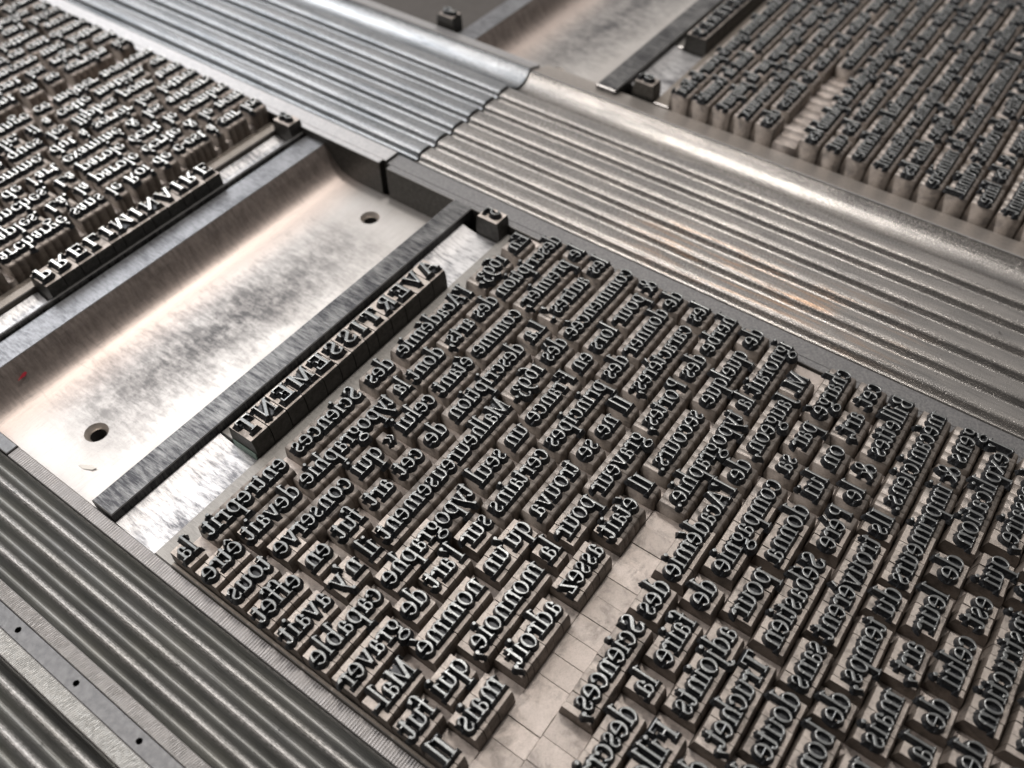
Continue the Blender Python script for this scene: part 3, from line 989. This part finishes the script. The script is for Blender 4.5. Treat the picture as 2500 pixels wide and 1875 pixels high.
def plate(u0, u1, y0, y1, label, zt=-1.1, flip=False, grp='bright spacing plates beside headings', mat='plate'):
    # hollowed on the side towards the bar
    ym = y0 + (y1 - y0) * .52
    pr = [(y0, zt + .16)]
    for i in range(1, 9):
        t = i / 8; pr.append((y0 + (ym - y0) * t, zt + .16 * (1 - math.sin(t * math.pi / 2))))
    pr += [(ym + .01, zt), (y1, zt)]
    if flip: pr = [(y0 + y1 - a, z) for a, z in reversed(pr)]
    vs, fs = extrude_u(pr, u0, u1, BOT)
    return obj('spacing_plate', mesh('spacing_plate', vs, fs, [M[mat]]), None, (0, 0, 0), label, 'spacing plate', grp)
plate(12.97, 16.95, -2.2, -.56, 'bright scratched plate beyond the final T of AVERTISSEMENT')
plate(.60, 3.58, -2.2, -.56, 'bright plate between the A of AVERTISSEMENT and the page number')
plate(12.46, 17.0, -12.3, -11.42, 'bright plate beside the P of PRELIMINAIRE, at the left edge')
plate(.60, 4.36, -12.3, -11.42, 'pale plate between the E of PRELIMINAIRE and its page number')
plate(-15.8, -11.66, -2.0, -.45, 'blurred plate beside the dark far heading at the top')
bar_thing('heading_filler', 3.62, 12.93, -2.2, -1.70, -.95, M['slug'], 'narrow grey strip behind the AVERTISSEMENT sorts', 'filler strip', 'filler strips behind headings')
bar_thing('heading_filler', -22.7, -15.85, -2.0, -1.62, -.95, M['slug'], 'blurred narrow strip behind the far top heading', 'filler strip', 'filler strips behind headings')
bar_thing('slug_strip', -.02, 16.95, -.53, .293, -.98, M['slug'], 'wide grey slug between the AVERTISSEMENT heading and first text row', 'slug')
bar_thing('slug_strip', -27.8, -11.0, -.44, .293, -.95, M['brownslug'], 'blurred brown slug below the far top heading', 'slug')
bar_thing('slug_strip', -.02, 17.0, -12.72, -12.34, -.72, M['brownslug'], 'narrow brown slug above the PRELIMINAIRE heading', 'slug')
bar_thing('slug_strip', -.02, 17.0, -13.27, -12.74, -.98, M['brownslug'], 'sunken brown slug under the lowest row of the upper left page', 'slug')
bar_thing('black_lead', -.02, 17.0, -11.33, -11.22, -.70, M['bar'], 'thin dark lead between the PRELIMINAIRE heading and the tray rim', 'lead')

# paper chip and red fleck
vs = [(-.32, .02, 0), (-.1, -.09, 0), (.22, -.10, .02), (.34, -.02, .03), (.1, .06, .01), (-.12, .07, 0)]
vs = vs + [(a, b, c + .015) for a, b, c in vs]
fs = [(5, 4, 3, 2, 1, 0), (6, 7, 8, 9, 10, 11)] + [(i, (i + 1) % 6, 6 + (i + 1) % 6, 6 + i) for i in range(6)]
o = obj('paper_chip', mesh('paper_chip', vs, fs, [M['paper']]), None, (15.95, -6.5 + 1.0, -2.095), 'tiny white paper chip lying on the tray floor near its hole', 'paper chip')
o.rotation_euler = (0, 0, 2.05)
vs = [(-.3, 0, 0), (0, -.05, 0), (.3, 0, 0), (0, .07, 0)]
vs = vs + [(a, b, .012) for a, b, c in vs]
fs = [(3, 2, 1, 0), (4, 5, 6, 7)] + [(i, (i + 1) % 4, 4 + (i + 1) % 4, 4 + i) for i in range(4)]
o = obj('paint_fleck', mesh('paint_fleck', vs, fs, [M['red']]), None, (15.0, -9.72, -1.33), 'tiny red fleck on the curved tray wall at the left edge', 'paint fleck')
o.rotation_euler = (-1.0, 0, .3)

# ------------------------------------------------------------------ ribbed furniture
def rib_profile(x_hi, x_lo, n, top, depth, sharp=1.0, pts=14):
    """n ribs from x_hi (near the type) down to x_lo"""
    p = []
    for i in range(n * pts + 1):
        t = i / pts
        x = x_hi + (x_lo - x_hi) * i / (n * pts)
        c = math.cos(2 * math.pi * t)
        z = top - depth * (.5 + .5 * (abs(c) ** sharp) * (1 if c > 0 else -1))
        p.append((x, z))
    return p

def long_rail(v0, v1, mrail, mflange, labels, group, dz=0.0):
    # flange beside the type, ribs, hollow channel, raised lip and far band
    root = bpy.data.objects.new('ribbed_rail', None); C.objects.link(root)
    root.location = (-5.5 * S, (v0 + v1) / 2 * S, BOT * S)
    tag(root, labels, 'ribbed rail', group)
    def sub(nm, me):
        o = obj(nm, me, root); o.location = (5.5 * S, -(v0 + v1) / 2 * S, -BOT * S + dz * S); return o
    a0, a1 = (-6.79, v1) if v1 > 0 else (v0, -6.82)
    b0, b1 = (-6.60, v1) if v1 > 0 else (v0, -6.97)
    v, f = bevbox(-1.03, -.31, a0, a1, BOT, -.60, .02)
    v2, f2 = bevbox(-.31, -.03, b0, b1, BOT, -.601, .02)
    f2 = [tuple(i + len(v) for i in q) for q in f2]
    k_ = [1, 0] + [1] * 4 + [0, 0, 0, 0]; k2_ = [1, 0] + [1] * 4 + [2, 2, 2, 0]
    sub('flat_flange', mesh('flat_flange', v + v2, f + f2, [mflange, M['darkwall'], M['corner']], k_ + k2_))
    p = [(-1.035, -.74)]
    per = (7.75 - 1.12) / 6
    for k in range(6):
        x0 = -1.12 - per * k
        # rounded crest, broad back, narrow valley
        key = [(0, -.625), (.04, -.67), (.09, -.76), (.15, -.83), (.21, -.845), (.27, -.81), (.32, -.73), (.37, -.645), (.43, -.605), (.55, -.59), (.72, -.595), (.88, -.605), (1, -.625)]
        for q in range(30):
            t = q / 30
            for (a, za), (b, zb) in zip(key, key[1:]):
                if a <= t < b:
                    z = za + (zb - za) * (t - a) / (b - a); break
            p.append((x0 - per * t, z))
    xe = -7.75
    for t, z in [(0, -.63), (.03, -.70), (.07, -.79), (.12, -.83), (.17, -.85), (.24, -.93), (.32, -1.02), (.40, -1.07), (.48, -1.085), (.56, -1.075), (.64, -1.045), (.72, -.995), (.79, -.935), (.86, -.85), (.92, -.76), (.97, -.67), (1.0, -.60)]:
        p.append((xe - 1.72 * t, z))
    vs, fs = extrude_v(p, v0, v1, BOT)
    sub('ribs', mesh('ribs', vs, fs, [mrail], smooth=False))
    q = [(-9.475, -.60), (-9.53, -.60), (-9.7, -.66), (-10.1, -.78), (-10.5, -.88), (-10.78, -.92)]
    if v1 < -6 : q[-1] = (-10.25, -.80); q = q[:4] + [(-10.25, -.80)]
    vs, fs = extrude_v(q, v0, v1, BOT)
    sub('lip', mesh('lip', vs, fs, [mflange if v1 < 0 else M['lipm'], M['corner']], [1] + [0] * (len(fs) - 1)))
    return root
n = NT('lip_metal')
f = n.noise(s=7, detail=6, rough=.7)
M['lipm'] = n.set(n.mix(n.ramp(f, [(.35, 0), (.7, 1)]), (.36, .335, .31), (.46, .42, .39)), .7, .40, f, .25, .03)
long_rail(-6.02, 24, M['rail'], M['flange'], 'long ribbed metal rail with coppery stains, running from the zigzag joint to the right edge', 'long ribbed rails between pages')
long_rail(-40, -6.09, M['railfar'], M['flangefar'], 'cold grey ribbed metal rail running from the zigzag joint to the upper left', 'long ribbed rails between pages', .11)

# near left furniture
def strip_thing(name, x0, x1, v0, v1, z, mat, label, cat, group=None):
    v, f = bevbox(x0, x1, v0, v1, BOT, z, .025)
    return obj(name, mesh(name, v, f, [mat, M['corner']], FMB), None, (0, 0, 0), label, cat, group)
strip_thing('milled_strip', 16.99, 17.40, -6.72, 30, -.80, M['knurl'], 'milled metal strip running along the left ends of the text rows', 'milled strip', 'milled strips')
strip_thing('smooth_strip', 16.98, 17.38, -30, -6.78, -.80, M['steel'], 'smooth bluish strip butting the milled strip at the left edge', 'metal strip')
strip_thing('side_reglet', 16.85, 16.975, .30, 30, -.74, M['brownslug'], 'thin tan strip between the row ends and the milled strip', 'thin strip')

def near_rail(x0, x1, nr, label, seed, ph=0.0):
    per = (x1 - x0) / nr
    p = []
    for i in range(int(nr * 16) + 1):
        t = i / 16
        c_ = -math.cos(2 * math.pi * (t + ph)); p.append((x0 + per * t, -1.0 + .19 * math.copysign(abs(c_) ** .75, c_)))
    p = [(x0, -1.15)] + p + [(x1, -1.15)] if False else p
    vs, fs = extrude_v(list(reversed(p)), -32, 30, BOT)
    return obj('ribbed_rail', mesh('near_ribs', vs, fs, [M['railnear']]), None, (0, 0, 0), label, 'ribbed rail', 'scuffed ribbed rails at lower left')
near_rail(17.42, 19.97, 3.7, 'scuffed dark ribbed rail between two milled strips at lower left', 1, -.40)
strip_thing('milled_strip', 19.98, 20.36, -32, 30, -.78, M['knurl2'], 'milled strip between the scuffed ribs and the pierced strip', 'milled strip', 'milled strips')
strip_thing('milled_strip', 20.82, 21.28, -32, 30, -.78, M['knurl3'], 'bright milled strip below the pierced strip at lower left', 'milled strip', 'milled strips')
# pierced strip with real holes
pr = bpy.data.objects.new('pierced_strip', None); C.objects.link(pr)
pr.location = (20.59 * S, 0, BOT * S)
tag(pr, 'smooth bluish steel strip pierced by small round holes at lower left', 'pierced strip')
vs, fs = [], []
z = -.80
hs = [-3.95 - 2.45 * i for i in range(4)] + [-1.5 + 2.45 * i for i in range(7)]
hs.sort()
xa, xb, q = 20.375, 20.805, .2
def pq(a, b, c, d):
    k = len(vs); vs.extend([(a, c, z), (b, c, z), (b, d, z), (a, d, z)]); fs.append((k, k + 1, k + 2, k + 3))
xc = (xa + xb) / 2
last = -32
for h in hs:
    pq(xa, xb, last, h - q); last = h + q
    k = len(vs); n_ = 20
    rj = random.Random(int(h * 10))
    for i in range(n_):
        t = 2 * math.pi * i / n_ + math.pi / 4; c_, s_ = math.cos(t), math.sin(t)
        m = 1 / max(abs(c_), abs(s_)); r = .085 * (1 + .18 * (rj.random() - .5))
        vs.append((xc + m * c_ * (xb - xa) / 2, h + m * s_ * q, z)); vs.append((xc + r * c_, h + r * s_, z))
    for i in range(n_):
        j = (i + 1) % n_
        fs.append((k + 2 * i, k + 2 * j, k + 2 * j + 1, k + 2 * i + 1))
pq(xa, xb, last, 30)
o = obj('strip_plate', mesh('strip_plate', vs, fs, [M['steel']]), pr); o.location = (-20.59 * S, 0, -BOT * S)
for h in hs:
    vs2, fs2 = [], []
    n_ = 20
    for zz, r in ((z + .001, .088), (z - 1.0, .08)):
        for i in range(n_):
            t = 2 * math.pi * i / n_; vs2.append((xc + r * math.cos(t), h + r * math.sin(t), zz))
    for i in range(n_):
        j = (i + 1) % n_
        fs2.append((i, j, n_ + j, n_ + i))
    fs2.append(tuple(range(n_, 2 * n_)))
    o = obj('hole', mesh('hole', vs2, fs2, [M['hole']]), pr); o.location = (-20.59 * S, 0, -BOT * S)
near_rail(21.30, 26.4, 7, 'dark ribbed rail in the lower left corner beyond the bright milled strip', 2)

# far edge beyond the upper right page
bar_thing('far_stick', -28.6, -27.9, -12, 24, -.6, M['flange'], 'dark steel stick along the far side of the upper right page', 'steel stick')

# imposing stone under everything
vs = [(-70, -80, -4.76), (60, -80, -4.76), (60, 60, -4.76), (-70, 60, -4.76)]
o = obj('table_top', mesh('table_top', vs, [(0, 1, 2, 3)], [M['stone']]), None, (0, 0, 0), None, None, None, 'structure')
